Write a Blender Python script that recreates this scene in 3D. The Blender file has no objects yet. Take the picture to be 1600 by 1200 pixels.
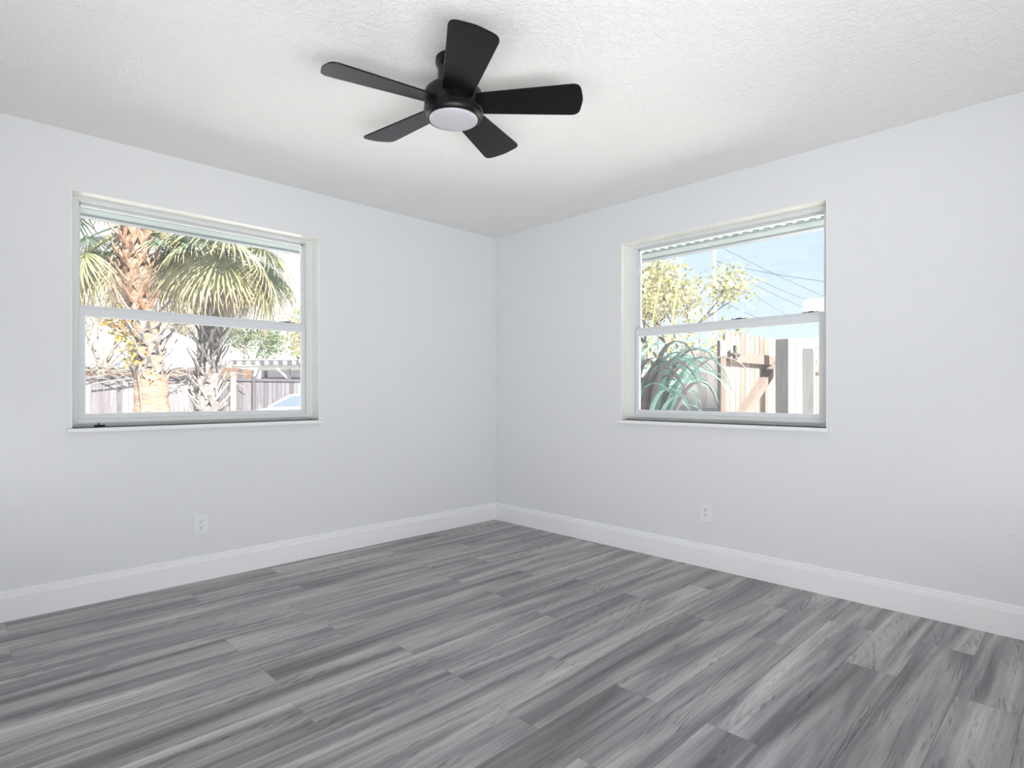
import bpy, math, random
from mathutils import Vector, Matrix
random.seed(7)
C = bpy.context.scene.collection
S = bpy.context.scene
PI = math.pi

# ------------------------------------------------------------------ camera
FPX = 906.0                                   # focal length in pixels of the 1600 wide frame
HEAD = math.radians(45.5)
FW = Vector((math.cos(HEAD), math.sin(HEAD), 0))
RT = Vector((math.sin(HEAD), -math.cos(HEAD), 0))
CAM = Vector((-3.4342, -3.7013, 1.097))
cd = bpy.data.cameras.new('camera'); cam = bpy.data.objects.new('camera', cd); C.objects.link(cam)
cam.location = CAM
cam.rotation_euler = (PI/2, 0, HEAD - PI/2)
cd.sensor_width = 36; cd.lens = FPX/1600*36
cd.shift_y = 14/1600
cd.clip_start = 0.02; cd.clip_end = 500
S.camera = cam

# ------------------------------------------------------------------ world, sun, room light, exposure
w = bpy.data.worlds.new('sky'); S.world = w; w.use_nodes = True
nt = w.node_tree; nt.nodes.clear()
out = nt.nodes.new('ShaderNodeOutputWorld'); bg = nt.nodes.new('ShaderNodeBackground')
tc = nt.nodes.new('ShaderNodeTexCoord'); sep = nt.nodes.new('ShaderNodeSeparateXYZ')
nt.links.new(tc.outputs['Generated'], sep.inputs[0])
ramp = nt.nodes.new('ShaderNodeValToRGB'); nt.links.new(sep.outputs['Z'], ramp.inputs[0])
e = ramp.color_ramp.elements
e[0].position = 0.0; e[0].color = (0.76, 0.87, 1.0, 1)
e[1].position = 0.30; e[1].color = (0.50, 0.66, 0.97, 1)
# the sky is hazy white toward the left window's side (+Y)
haze = nt.nodes.new('ShaderNodeMapRange'); nt.links.new(sep.outputs['Y'], haze.inputs[0])
haze.inputs[1].default_value = 0.45; haze.inputs[2].default_value = 0.85
mx = nt.nodes.new('ShaderNodeMixRGB'); nt.links.new(haze.outputs[0], mx.inputs[0])
nt.links.new(ramp.outputs[0], mx.inputs[1]); mx.inputs[2].default_value = (1.05, 1.08, 1.14, 1)
nt.links.new(mx.outputs[0], bg.inputs[0]); bg.inputs[1].default_value = 1.06
nt.links.new(bg.outputs[0], out.inputs[0])

sd = bpy.data.lights.new('sun', 'SUN'); sd.energy = 33; sd.angle = math.radians(0.6); sd.color = (1, .94, .86)
sun = bpy.data.objects.new('sun', sd); C.objects.link(sun)
sun.rotation_euler = Vector((0.10, 1.0, -1.0)).to_track_quat('-Z', 'Y').to_euler()   # light travels toward +Y

def area(name, loc, direction, sx, sy, power, col, spread=math.radians(110)):
    l = bpy.data.lights.new(name, 'AREA'); l.shape = 'RECTANGLE'; l.size = sx; l.size_y = sy
    l.energy = power; l.color = col; l.spread = spread
    o = bpy.data.objects.new(name, l); C.objects.link(o); o.location = loc
    o.rotation_euler = Vector(direction).to_track_quat('-Z', 'Y').to_euler()
    return o
# added fill lights behind the camera, inside closed walls, without a real source
area('back_fill_light', (-4.25, -3.4, 0.42), (3.3, 1.6, 1.7), 1.8, 0.8, 22, (1, .985, .96), math.radians(140))
area('side_fill_light', (-3.0, -4.62, 0.42), (2.1, 3.8, 2.3), 2.0, 0.8, 33, (.97, .985, 1))
S.view_settings.view_transform = 'Standard'; S.view_settings.look = 'None'
S.view_settings.exposure = 0.22; S.view_settings.gamma = 1; S.view_settings.use_curve_mapping = False

def at(px, py, D):
    """world point at depth D seen along a direction"""
    return CAM + FW*D + RT*((px-800)/FPX*D) + Vector((0, 0, (614-py)/FPX*D))

# ------------------------------------------------------------------ helpers
class MB:
    def __init__(s): s.v = []; s.f = []; s.m = []; s.t = []
    def vert(s, p, t=0.0): s.v.append(tuple(p)); s.t.append(t); return len(s.v)-1
    def face(s, ids, m=0): s.f.append(tuple(ids)); s.m.append(m)
    def quad(s, a, b, c, d, m=0, t=0.0):
        n = len(s.v)
        for p in (a, b, c, d): s.vert(p, t)
        s.face((n, n+1, n+2, n+3), m)
    def box(s, x0, x1, y0, y1, z0, z1, m=0, t=0.0):
        n = len(s.v)
        for z in (z0, z1):
            for (x, y) in ((x0, y0), (x1, y0), (x1, y1), (x0, y1)): s.vert((x, y, z), t)
        for q in ((0, 3, 2, 1), (4, 5, 6, 7), (0, 1, 5, 4), (1, 2, 6, 5), (2, 3, 7, 6), (3, 0, 4, 7)):
            s.face([n+i for i in q], m)
        return s
    def beam(s, a, b, w, h, up=(0, 0, 1), m=0, t=0.0):
        a = Vector(a); b = Vector(b); d = (b-a).normalized()
        side = d.cross(Vector(up)); 
        if side.length < 1e-4: side = d.cross(Vector((1, 0, 0)))
        side.normalize(); u = side.cross(d)
        n = len(s.v)
        for p in (a, b):
            for (i, j) in ((-1, -1), (1, -1), (1, 1), (-1, 1)): s.vert(p+side*(i*w/2)+u*(j*h/2), t)
        for q in ((0, 3, 2, 1), (4, 5, 6, 7), (0, 1, 5, 4), (1, 2, 6, 5), (2, 3, 7, 6), (3, 0, 4, 7)):
            s.face([n+i for i in q], m)
        return s
    def tube(s, pts, radii, n=8, m=0, cap=True):
        pts = [Vector(p) for p in pts]
        if not hasattr(radii, '__len__'): radii = [radii]*len(pts)
        rings = []
        ref = Vector((0.31, 0.87, 0.38)).normalized()
        for i, p in enumerate(pts):
            d = (pts[min(i+1, len(pts)-1)]-pts[max(i-1, 0)]).normalized()
            a = d.cross(ref)
            if a.length < .05: a = d.cross(Vector((1, 0, 0)))
            a.normalize(); b = d.cross(a)
            rings.append([s.vert(p+(a*math.cos(2*PI*k/n)+b*math.sin(2*PI*k/n))*radii[i], i/(len(pts)-1)) for k in range(n)])
        for i in range(len(rings)-1):
            for k in range(n):
                s.face((rings[i][k], rings[i][(k+1) % n], rings[i+1][(k+1) % n], rings[i+1][k]), m)
        if cap: s.face(rings[0][::-1], m); s.face(rings[-1], m)
        return s
    def lathe(s, prof, n=48, m=0, center=(0, 0)):
        rings = []
        for (r, z) in prof:
            if r < 1e-6: rings.append([s.vert((center[0], center[1], z))])
            else: rings.append([s.vert((center[0]+r*math.cos(2*PI*k/n), center[1]+r*math.sin(2*PI*k/n), z)) for k in range(n)])
        for A, B in zip(rings, rings[1:]):
            for k in range(n):
                if len(A) == 1 and len(B) == 1: continue
                if len(A) == 1: s.face((A[0], B[k], B[(k+1) % n]), m)
                elif len(B) == 1: s.face((A[k], A[(k+1) % n], B[0]), m)
                else: s.face((A[k], A[(k+1) % n], B[(k+1) % n], B[k]), m)
        return s
    def prism(s, poly, z0, z1, m=0):
        n = len(poly); b = len(s.v)
        for z in (z0, z1):
            for p in poly: s.vert((p[0], p[1], z))
        s.face([b+i for i in range(n)][::-1], m); s.face([b+n+i for i in range(n)], m)
        for i in range(n): s.face((b+i, b+(i+1) % n, b+n+(i+1) % n, b+n+i), m)
        return s
    def data(s, name, mats, smooth=False):
        me = bpy.data.meshes.new(name); me.from_pydata(s.v, [], s.f)
        for mm in (mats if isinstance(mats, (list, tuple)) else [mats]): me.materials.append(mm)
        me.polygons.foreach_set('material_index', s.m)
        a = me.attributes.new('t', 'FLOAT', 'POINT'); a.data.foreach_set('value', s.t)
        if smooth: me.polygons.foreach_set('use_smooth', [True]*len(s.f))
        me.update(); return me
    def build(s, name, mats, parent=None, smooth=False, bevel=0, seg=2, auto=False):
        o = bpy.data.objects.new(name, s.data(name, mats, smooth or auto)); C.objects.link(o)
        if parent is not None: o.parent = parent
        if bevel:
            b = o.modifiers.new('bevel', 'BEVEL'); b.width = bevel; b.segments = seg; b.limit_method = 'ANGLE'; b.angle_limit = math.radians(40)
        if auto:
            es = o.modifiers.new('split', 'EDGE_SPLIT'); es.split_angle = math.radians(35)
        return o

def tag(o, label, cat, group=None, kind=None):
    o['label'] = label; o['category'] = cat
    if group: o['group'] = group
    if kind: o['kind'] = kind
    return o
def struct(o): o['kind'] = 'structure'; return o
def empty(name, loc=(0, 0, 0), rz=0):
    o = bpy.data.objects.new(name, None); C.objects.link(o); o.location = loc; o.rotation_euler = (0, 0, rz)
    o.empty_display_size = .1; return o
def link_data(name, me, parent, mat=None):
    o = bpy.data.objects.new(name, me); C.objects.link(o); o.parent = parent
    if mat is not None: o.matrix_local = mat
    return o

# ------------------------------------------------------------------ materials
def base(name, col, rough=.5, spec=.5, metal=0):
    m = bpy.data.materials.new(name); m.use_nodes = True
    b = m.node_tree.nodes['Principled BSDF']
    b.inputs['Base Color'].default_value = (*col, 1); b.inputs['Roughness'].default_value = rough
    b.inputs['Specular IOR Level'].default_value = spec; b.inputs['Metallic'].default_value = metal
    return m, m.node_tree, b
def N(nt, t, **k):
    n = nt.nodes.new(t)
    for a, v in k.items(): setattr(n, a, v)
    return n
def noise(nt, scale, detail=4, rough=.5, vec=None, dist=0):
    n = N(nt, 'ShaderNodeTexNoise'); n.inputs['Scale'].default_value = scale; n.inputs['Detail'].default_value = detail
    n.inputs['Roughness'].default_value = rough; n.inputs['Distortion'].default_value = dist
    if vec: nt.links.new(vec, n.inputs['Vector'])
    return n
def bump(nt, b, h, strength, dist):
    bp = N(nt, 'ShaderNodeBump'); bp.inputs['Strength'].default_value = strength; bp.inputs['Distance'].default_value = dist
    nt.links.new(h, bp.inputs['Height']); nt.links.new(bp.outputs[0], b.inputs['Normal']); return bp
def rampn(nt, fac, stops):
    r = N(nt, 'ShaderNodeValToRGB'); el = r.color_ramp.elements
    while len(el) < len(stops): el.new(.5)
    for q, (p, c) in zip(el, stops): q.position = p; q.color = (*c, 1)
    nt.links.new(fac, r.inputs[0]); return r
def objvec(nt, scale=(1, 1, 1), rot=(0, 0, 0)):
    t = N(nt, 'ShaderNodeTexCoord'); mp = N(nt, 'ShaderNodeMapping'); mp.inputs['Scale'].default_value = scale; mp.inputs['Rotation'].default_value = rot
    nt.links.new(t.outputs['Object'], mp.inputs[0]); return mp.outputs[0]

def mk_varied(name, c1, c2, scale=6, rough=.7, spec=.3, stretch=(1, 1, 1), bumps=.3, bd=.01, detail=5):
    m, t, b = base(name, c1, rough, spec)
    v = objvec(t, stretch); n = noise(t, scale, detail, .6, v)
    r = rampn(t, n.outputs[0], [(.3, c1), (.7, c2)]); t.links.new(r.outputs[0], b.inputs['Base Color'])
    if bumps: bump(t, b, n.outputs[0], bumps, bd)
    return m

# painted wall
M_wall, t, b = base('wall_paint', (.80, .815, .838), .33, .5)
v = objvec(t); n1 = noise(t, 55, 3, .6, v); n2 = noise(t, 3.5, 2, .5, v)
ad = N(t, 'ShaderNodeMath', operation='MULTIPLY_ADD'); t.links.new(n2.outputs[0], ad.inputs[0]); ad.inputs[1].default_value = 2.0; t.links.new(n1.outputs[0], ad.inputs[2])
bump(t, b, ad.outputs[0], .22, .004)
# knockdown ceiling
M_ceil, t, b = base('ceiling_texture_paint', (.93, .93, .92), .8, .25)
v = objvec(t); n1 = noise(t, 38, 4, .62, v, .8); n2 = noise(t, 120, 2, .5, v)
r = rampn(t, n1.outputs[0], [(.44, (0, 0, 0)), (.60, (1, 1, 1))])
ad = N(t, 'ShaderNodeMath', operation='MULTIPLY_ADD'); t.links.new(n2.outputs[0], ad.inputs[0]); ad.inputs[1].default_value = .25; t.links.new(r.outputs[0], ad.inputs[2])
bump(t, b, ad.outputs[0], .42, .006)
M_trim, _, _ = base('white_trim_paint', (.91, .92, .94), .35, .45)
M_vinyl, _, _ = base('window_frame_paint', (.78, .81, .81), .4, .4)
M_sash, _, _ = base('grey_white_sash', (.76, .79, .82), .4, .4)
M_bead, _, _ = base('white_sash_bead', (.90, .92, .93), .4, .4)
M_reveal, _, _ = base('reveal_gloss_paint', (.93, .93, .89), .4, .4)
M_black, _, _ = base('black_hardware', (.02, .02, .022), .4, .5)
M_fan, t, b = base('matte_black_fan', (.004, .004, .0045), .38, .3)
M_blade, t, b = base('black_blade', (.004, .004, .0045), .30, .30)
n1 = noise(t, 30, 3, .5, objvec(t, (1, 8, 1))); bump(t, b, n1.outputs[0], .05, .002)
M_opal, _, _ = base('opal_diffuser', (.56, .55, .59), .35, .5)
M_outlet, _, _ = base('outlet_plastic', (.85, .865, .885), .3, .5)
M_slot, _, _ = base('outlet_slot', (.03, .03, .03), .6, .2)

def glass(name):
    m = bpy.data.materials.new(name); m.use_nodes = True; t = m.node_tree; t.nodes.clear()
    o = N(t, 'ShaderNodeOutputMaterial'); tr = N(t, 'ShaderNodeBsdfTransparent'); tr.inputs[0].default_value = (.985, .995, .992, 1)
    gl = N(t, 'ShaderNodeBsdfGlossy'); gl.inputs['Roughness'].default_value = .02
    tl = N(t, 'ShaderNodeBsdfTranslucent'); tl.inputs[0].default_value = (.9, .95, 1, 1)
    fr = N(t, 'ShaderNodeFresnel'); fr.inputs[0].default_value = 1.45
    m1 = N(t, 'ShaderNodeMixShader'); m1.inputs[0].default_value = .028; t.links.new(tr.outputs[0], m1.inputs[1]); t.links.new(tl.outputs[0], m1.inputs[2])
    m2 = N(t, 'ShaderNodeMixShader'); t.links.new(fr.outputs[0], m2.inputs[0]); t.links.new(m1.outputs[0], m2.inputs[1]); t.links.new(gl.outputs[0], m2.inputs[2])
    t.links.new(m2.outputs[0], o.inputs[0]); return m
M_glass = glass('glare_haze_glass')  # the translucent share paints the bright glare haze into the panes

# floor planks
M_floor, t, b = base('grey_plank_floor', (.3, .29, .28), .42, .75)
geo = N(t, 'ShaderNodeTexCoord'); att = N(t, 'ShaderNodeAttribute', attribute_name='t')
sp = N(t, 'ShaderNodeSeparateXYZ'); t.links.new(geo.outputs['Object'], sp.inputs[0])
cx = N(t, 'ShaderNodeMath', operation='MULTIPLY_ADD'); t.links.new(att.outputs['Fac'], cx.inputs[0]); cx.inputs[1].default_value = 57.0; t.links.new(sp.outputs[0], cx.inputs[2])
cz = N(t, 'ShaderNodeMath', operation='MULTIPLY'); t.links.new(att.outputs['Fac'], cz.inputs[0]); cz.inputs[1].default_value = 31.0
cb = N(t, 'ShaderNodeCombineXYZ'); t.links.new(cx.outputs[0], cb.inputs[0]); t.links.new(sp.outputs[1], cb.inputs[1]); t.links.new(cz.outputs[0], cb.inputs[2])
def mapped(scale):
    mp = N(t, 'ShaderNodeMapping'); mp.inputs['Scale'].default_value = scale; t.links.new(cb.outputs[0], mp.inputs[0]); return mp.outputs[0]
broad = noise(t, 1, 3, .55, mapped((.8, 11, 1)), .6)          # wide streaks
fine = noise(t, 1, 6, .7, mapped((2.6, 75, 1)), .3)             # fine grain
dark = noise(t, 1, 4, .65, mapped((1.3, 17, 1.3)), 1.6)        # cathedral figure
wv = N(t, 'ShaderNodeTexWave', wave_type='RINGS', rings_direction='SPHERICAL'); t.links.new(mapped((.9, 7, .35)), wv.inputs[0])
wv.inputs['Scale'].default_value = 4.0; wv.inputs['Distortion'].default_value = 5.5; wv.inputs['Detail'].default_value = 3; wv.inputs['Detail Scale'].default_value = 1.6
r1 = rampn(t, broad.outputs[0], [(.30, (.135, .120, .128)), (.45, (.272, .257, .268)), (.58, (.44, .422, .422)), (.74, (.62, .595, .585))])
r2 = rampn(t, fine.outputs[0], [(.32, (.62, .61, .62)), (.60, (1.08, 1.08, 1.09))])
mm = N(t, 'ShaderNodeMixRGB', blend_type='MULTIPLY'); mm.inputs[0].default_value = .8; t.links.new(r1.outputs[0], mm.inputs[1]); t.links.new(r2.outputs[0], mm.inputs[2])
r3 = rampn(t, dark.outputs[0], [(.53, (0, 0, 0)), (.68, (1, 1, 1))])
r4 = rampn(t, wv.outputs['Fac'], [(.2, (.44, .43, .45)), (.7, (1, 1, 1))])
m3 = N(t, 'ShaderNodeMixRGB', blend_type='MULTIPLY'); t.links.new(r3.outputs[0], m3.inputs[0]); t.links.new(mm.outputs[0], m3.inputs[1]); t.links.new(r4.outputs[0], m3.inputs[2])
pr = N(t, 'ShaderNodeMapRange'); t.links.new(att.outputs['Fac'], pr.inputs[0]); pr.inputs[3].default_value = .88; pr.inputs[4].default_value = 1.16
m4 = N(t, 'ShaderNodeMixRGB', blend_type='MULTIPLY'); m4.inputs[0].default_value = 1; t.links.new(m3.outputs[0], m4.inputs[1]); t.links.new(pr.outputs[0], m4.inputs[2])
t.links.new(m4.outputs[0], b.inputs['Base Color'])
rr = N(t, 'ShaderNodeMapRange'); t.links.new(fine.outputs[0], rr.inputs[0]); rr.inputs[3].default_value = .26; rr.inputs[4].default_value = .40; t.links.new(rr.outputs[0], b.inputs['Roughness'])
bump(t, b, fine.outputs[0], .10, .002)
M_under, _, _ = base('plank_underlay', (.15, .14, .14), .9, .1)

# outdoors: reflectances of weathered wood, bark and leaves in full sun
OD = .36
def dk(c): return tuple(x*OD for x in c)
M_ground = mk_varied('sun_bounce_ground', (.66, .65, .62), (.76, .75, .72), 3, .9, .1)  # unseen ground made pale to bounce sun into the room
M_soffit = mk_varied('mint_soffit_paint', (.66, .84, .80), (.70, .87, .83), 4, .6, .3, bumps=0)
M_fascia, _, _ = base('white_fascia', (.86, .88, .88), .5, .3)
M_gutter, _, _ = base('grey_gutter', (.20, .215, .235), .5, .3)
M_stucco = mk_varied('exterior_stucco', (.70, .68, .62), (.76, .74, .69), 20, .9, .1)
def wood(name, cs, period, rough=.85):
    """cs: three colours; boards vary by attribute t, grain along local Z"""
    cs = [dk(c) for c in cs]
    m, t, b = base(name, cs[0], rough, .15)
    v = objvec(t, (9, 9, .9)); n = noise(t, 4, 5, .65, v, .5)
    at_ = N(t, 'ShaderNodeAttribute', attribute_name='t')
    a = N(t, 'ShaderNodeMath', operation='MULTIPLY_ADD'); t.links.new(at_.outputs['Fac'], a.inputs[0]); a.inputs[1].default_value = .45
    t.links.new(n.outputs[0], a.inputs[2])
    r = rampn(t, a.outputs[0], [(.35, cs[0]), (.65, cs[1]), (.95, cs[2])]); t.links.new(r.outputs[0], b.inputs['Base Color'])
    bump(t, b, n.outputs[0], .3, .004); return m
M_oldfence = wood('weathered_grey_boards', ((.09, .085, .10), (.175, .165, .19), (.28, .27, .30)), .14)
M_gate = wood('pale_tan_boards', ((.22, .165, .14), (.335, .27, .235), (.44, .385, .35)), .12)
M_newfence = wood('pinkish_tan_boards', ((1.1, .88, .80), (1.4, 1.2, 1.1), (1.7, 1.5, 1.42)), .14)
M_post = wood('grey_weathered_post', ((.30, .30, .31), (.42, .42, .43), (.54, .54, .54)), .12)
M_brownpost = wood('brown_fence_post', ((.38, .28, .24), (.48, .38, .32), (.55, .46, .40)), .12)
M_trunk = mk_varied('palm_trunk_bark', dk((.33, .21, .15)), dk((.66, .48, .37)), 9, .9, .1, (1, 1, 5), .8, .03)
M_trunkg = mk_varied('grey_palm_bark', dk((.26, .23, .22)), dk((.56, .50, .48)), 9, .9, .1, (1, 1, 5), .8, .03)
M_boot = mk_varied('grey_leaf_base', dk((.42, .38, .37)), dk((.80, .74, .72)), 8, .85, .1, (3, 3, 1), .5, .01)
M_bootb = mk_varied('rusty_leaf_base', dk((.42, .22, .13)), dk((.70, .42, .30)), 8, .85, .1, (3, 3, 1), .5, .01)
M_twig = mk_varied('twig_bark', dk((.22, .19, .17)), dk((.46, .41, .36)), 8, .9, .1)
def leaf(name, stops, trans=.35, rough=.5):
    stops = [(p, dk(c)) for p, c in stops]
    m, t, b = base(name, stops[0][1], rough, .25)
    a = N(t, 'ShaderNodeAttribute', attribute_name='t'); n = noise(t, 5, 2, .5, objvec(t))
    ad = N(t, 'ShaderNodeMath', operation='MULTIPLY_ADD'); t.links.new(n.outputs[0], ad.inputs[0]); ad.inputs[1].default_value = .5; 
    sb = N(t, 'ShaderNodeMath', operation='SUBTRACT'); t.links.new(a.outputs['Fac'], sb.inputs[0]); sb.inputs[1].default_value = .25
    t.links.new(sb.outputs[0], ad.inputs[2])
    r = rampn(t, ad.outputs[0], stops); t.links.new(r.outputs[0], b.inputs['Base Color'])
    tl = N(t, 'ShaderNodeBsdfTranslucent'); t.links.new(r.outputs[0], tl.inputs[0])
    mx = N(t, 'ShaderNodeMixShader'); mx.inputs[0].default_value = trans
    o = t.nodes['Material Output']; t.links.new(b.outputs[0], mx.inputs[1]); t.links.new(tl.outputs[0], mx.inputs[2]); t.links.new(mx.outputs[0], o.inputs[0])
    return m
M_frond_g = leaf('green_frond', [(.05, (.16, .36, .27)), (.45, (.30, .44, .26)), (.75, (.62, .62, .32)), (.95, (.62, .46, .30))])
M_frond_y = leaf('yellow_green_frond', [(.05, (.40, .48, .22)), (.4, (.66, .66, .32)), (.7, (.76, .68, .42)), (.95, (.60, .44, .30))])
M_frond_d = leaf('dry_brown_frond', [(.05, (.60, .48, .30)), (.5, (.68, .56, .42)), (.95, (.46, .34, .26))], .2)
M_teal = leaf('bluish_green_strap_leaf', [(.05, (.50, .95, .90)), (.4, (.70, 1.2, 1.05)), (.95, (.9, .95, .8))], .3)
M_strapb = leaf('purplish_brown_strap_leaf', [(.05, (.45, .38, .40)), (.5, (.60, .50, .50)), (.95, (.8, .7, .62))], .3)
M_leaf_dark = leaf('dark_green_leaf', [(.1, (.16, .25, .12)), (.5, (.30, .40, .22)), (.9, (.5, .55, .35))])
M_leaf_yel = leaf('yellow_green_leaf', [(.1, (.50, .52, .20)), (.5, (.78, .74, .34)), (.9, (.86, .82, .55))], .45)
M_leaf_pale = leaf('pale_dry_leaf', [(.1, (.50, .42, .30)), (.5, (.68, .62, .46)), (.9, (.8, .76, .62))], .4)
M_leaf_org = leaf('orange_vine_leaf', [(.1, (.50, .50, .16)), (.5, (.78, .62, .22)), (.9, (.85, .48, .20))], .4)
M_roof = mk_varied('white_roof_shingle', (.78, .77, .76), (.90, .89, .88), 14, .8, .2, (1, 1, 3))
M_hwall = mk_varied('brown_house_wall', (.17, .11, .085), (.21, .145, .11), 5, .9, .1)
M_pinkwall = mk_varied('pale_pink_wall', (.78, .68, .66), (.84, .75, .73), 5, .9, .1)
M_white, _, _ = base('white_paint', (.88, .88, .88), .45, .4)
M_aged, _, _ = base('aged_white_timber', (.27, .265, .26), .7, .2)
M_carpaint, _, _ = base('white_car_paint', (.86, .89, .92), .2, .6)
M_carglass, _, _ = base('car_glass', (.05, .065, .085), .35, .25)
M_rubber, _, _ = base('tyre_rubber', (.03, .03, .03), .8, .3)
M_cable, _, _ = base('dark_cable', (.035, .036, .042), .6, .2)
M_pole = mk_varied('pale_pole_wood', dk((.62, .58, .56)), dk((.74, .70, .68)), 6, .85, .15, (4, 4, 1))

# ------------------------------------------------------------------ room shell
H = 2.44; XB = -4.55; YB = -4.95; T = .20
W1 = dict(u0=-2.963, u1=-1.619, z0=.915, z1=2.141)        # left wall window (x range)
W2 = dict(u0=-2.652, u1=-1.310, z0=.906, z1=2.153)        # right wall window (y range)
mb = MB()
mb.box(XB-T, W1['u0'], 0, T, -.02, H); mb.box(W1['u1'], T, 0, T, -.02, H)
mb.box(W1['u0'], W1['u1'], 0, T, -.02, W1['z0']); mb.box(W1['u0'], W1['u1'], 0, T, W1['z1'], H)
struct(mb.build('wall_left', M_wall))
mb = MB()
mb.box(0, T, YB-T, W2['u0'], -.02, H); mb.box(0, T, W2['u1'], 0, -.02, H)
mb.box(0, T, W2['u0'], W2['u1'], -.02, W2['z0']); mb.box(0, T, W2['u0'], W2['u1'], W2['z1'], H)
struct(mb.build('wall_right', M_wall))
struct(MB().box(XB-T, XB, YB-T, 0, -.02, H).build('wall_back', M_wall))
struct(MB().box(XB, 0, YB-T, YB, -.02, H).build('wall_side', M_wall))
struct(MB().box(XB-T, T, YB-T, T, H, H+.12).build('ceiling', M_ceil))

# floor: planks 1.245 x 0.183 laid along X, joints where the photo shows them
joints = {16: -3.22, 15: -1.223, 14: -.738, 13: -1.245, 12: -2.152, 11: -1.292, 10: -.889, 9: -1.281, 8: -2.02, 7: -2.551,
          6: -.767, 5: -1.625, 4: -.802, 3: -1.628, 2: -.824, 1: -.376, 0: -.803, -1: -.359, -2: -.818}
PL, PW, Y0 = 1.245, .183, -3.146
fb = MB(); rnd = random.Random(3)
for row in range(-11, 18):
    ya = Y0+row*PW; yb = ya+PW
    ya = max(ya, YB); yb = min(yb, 0)
    if yb <= ya: continue
    j = joints.get(row, rnd.uniform(-1.2, 0))
    x = j-PL*math.ceil((j-XB)/PL)
    while x < 0:
        xa = max(x, XB); xb = min(x+PL, 0)
        if xb > xa:
            g = .0005
            fb.quad((xa+g, ya+g, 0), (xb-g, ya+g, 0), (xb-g, yb-g, 0), (xa+g, yb-g, 0), 0, rnd.random())
        x += PL
fb.box(XB, 0, YB, 0, -.05, -.0012, 1)
struct(fb.build('floor', [M_floor, M_under]))

# baseboards: flat board with a stepped cap
def baseprof(d):   # depth from wall, height
    return [(0, 0), (.016, 0), (.016, .112), (.013, .117), (.013, .124), (.009, .129), (.009, .138), (.005, .144), (0, .145)]
def baseboard(name, fn, L):
    m = MB(); P = baseprof(0); n = len(P)
    a = [m.vert(fn(d, 0, z)) for d, z in P]; bb = [m.vert(fn(d, L, z)) for d, z in P]
    for i in range(n): m.face((a[i], a[(i+1) % n], bb[(i+1) % n], bb[i]))
    m.face(a[::-1]); m.face(bb)
    return struct(m.build(name, M_trim))
baseboard('baseboard_left', lambda d, s, z: (-s, -d, z), -XB)
baseboard('baseboard_right', lambda d, s, z: (-d, -s, z), -YB)
baseboard('baseboard_back', lambda d, s, z: (XB+d, -s, z), -YB)
baseboard('baseboard_side', lambda d, s, z: (-s, YB+d, z), -XB)

# ------------------------------------------------------------------ windows
def window(name, loc, rz, wd, ht, latches, rust=False):
    """local x: left to right seen from inside, y: outward, z: up from the opening's bottom"""
    r = struct(empty(name, loc, rz))
    # painted lining of the opening
    m = MB(); k = .004
    m.box(0, k, 0, .10, 0, ht); m.box(wd-k, wd, 0, .10, 0, ht); m.box(k, wd-k, 0, .10, ht-k, ht)
    m.build('window_lining', M_reveal, r)
    J = .040
    m = MB()
    m.box(0, J, .10, .19, 0, ht); m.box(wd-J, wd, .10, .19, 0, ht)
    m.box(J, wd-J, .10, .19, ht-.022, ht); m.box(J, wd-J, .10, .19, 0, .044)
    # track ribs on the jambs and a lip on the sill member
    for s in (0, 1):
        for (a, y0_, y1_) in ((.007, .102, .108), (.007, .140, .146)):
            if s == 0: m.box(J, J+a, y0_, y1_, .044, ht-.022)
            else: m.box(wd-J-a, wd-J, y0_, y1_, .044, ht-.022)
    m.box(J, wd-J, .096, .10, .018, .022)
    m.build('window_frame', M_vinyl, r, bevel=.0015)
    zm0 = 1.513-.915; zm1 = 1.567-.915       # meeting rail
    us = MB()
    a0, a1 = J+.007, wd-J-.007
    b = .012
    us.box(a0, a0+b, .150, .172, zm0+.02, ht-.022); us.box(a1-b, a1, .150, .172, zm0+.02, ht-.022)
    us.box(a0, a1, .150, .172, ht-.036, ht-.022); us.box(a0, a1, .150, .172, zm0+.012, zm1-.004)
    u = us.build('upper_sash', M_sash, r, bevel=.0015)
    MB().box(a0+b, a1-b, .158, .162, zm1-.004, ht-.036).build('glass_pane', M_glass, u)
    ls = MB(); st = .024; z0 = .044
    ls.box(a0, a0+st, .110, .138, z0, zm1); ls.box(a1-st, a1, .110, .138, z0, zm1)
    ls.box(a0+st, a1-st, .110, .138, z0, z0+.022); ls.box(a0+st, a1-st, .110, .138, zm0, zm1)
    ls.box(a0, a1, .104, .110, zm1-.014, zm1-.004)
    l = ls.build('lower_sash', M_sash, r, bevel=.0015)
    bd = MB(); q = .006
    x0, x1, y0, y1 = a0+st, a1-st, z0+.022, zm0
    bd.box(x0, x0+q, .112, .120, y0, y1); bd.box(x1-q, x1, .112, .120, y0, y1); bd.box(x0+q, x1-q, .112, .120, y0, y0+q); bd.box(x0+q, x1-q, .112, .120, y1-q, y1)
    bd.build('glazing_bead', M_bead, l)
    MB().box(x0, x1, .122, .126, y0, y1).build('glass_pane', M_glass, l)
    for c in latches:
        MB().box(c-.045, c+.045, .112, .132, zm1, zm1+.004).box(c-.012, c+.02, .106, .122, zm1+.004, zm1+.007).build('sash_latch', M_black, l, bevel=.002)
    # stool (inside sill board)
    s = MB(); s.box(-.021, wd+.012, -.030, 0, -.022, 0).box(0, wd, 0, .10, -.022, .0)
    s.build('window_sill', M_trim, r, bevel=.003)
    if rust:
        MB().box(.11, .16, .092, .0985, .001, .010).box(.128, .134, .092, .097, .008, .02).build('rust_chip', M_black, r)
    return r
w1 = window('window_1', (W1['u0'], 0, W1['z0']), 0, W1['u1']-W1['u0'], W1['z1']-W1['z0'], [1.17], True)
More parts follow.
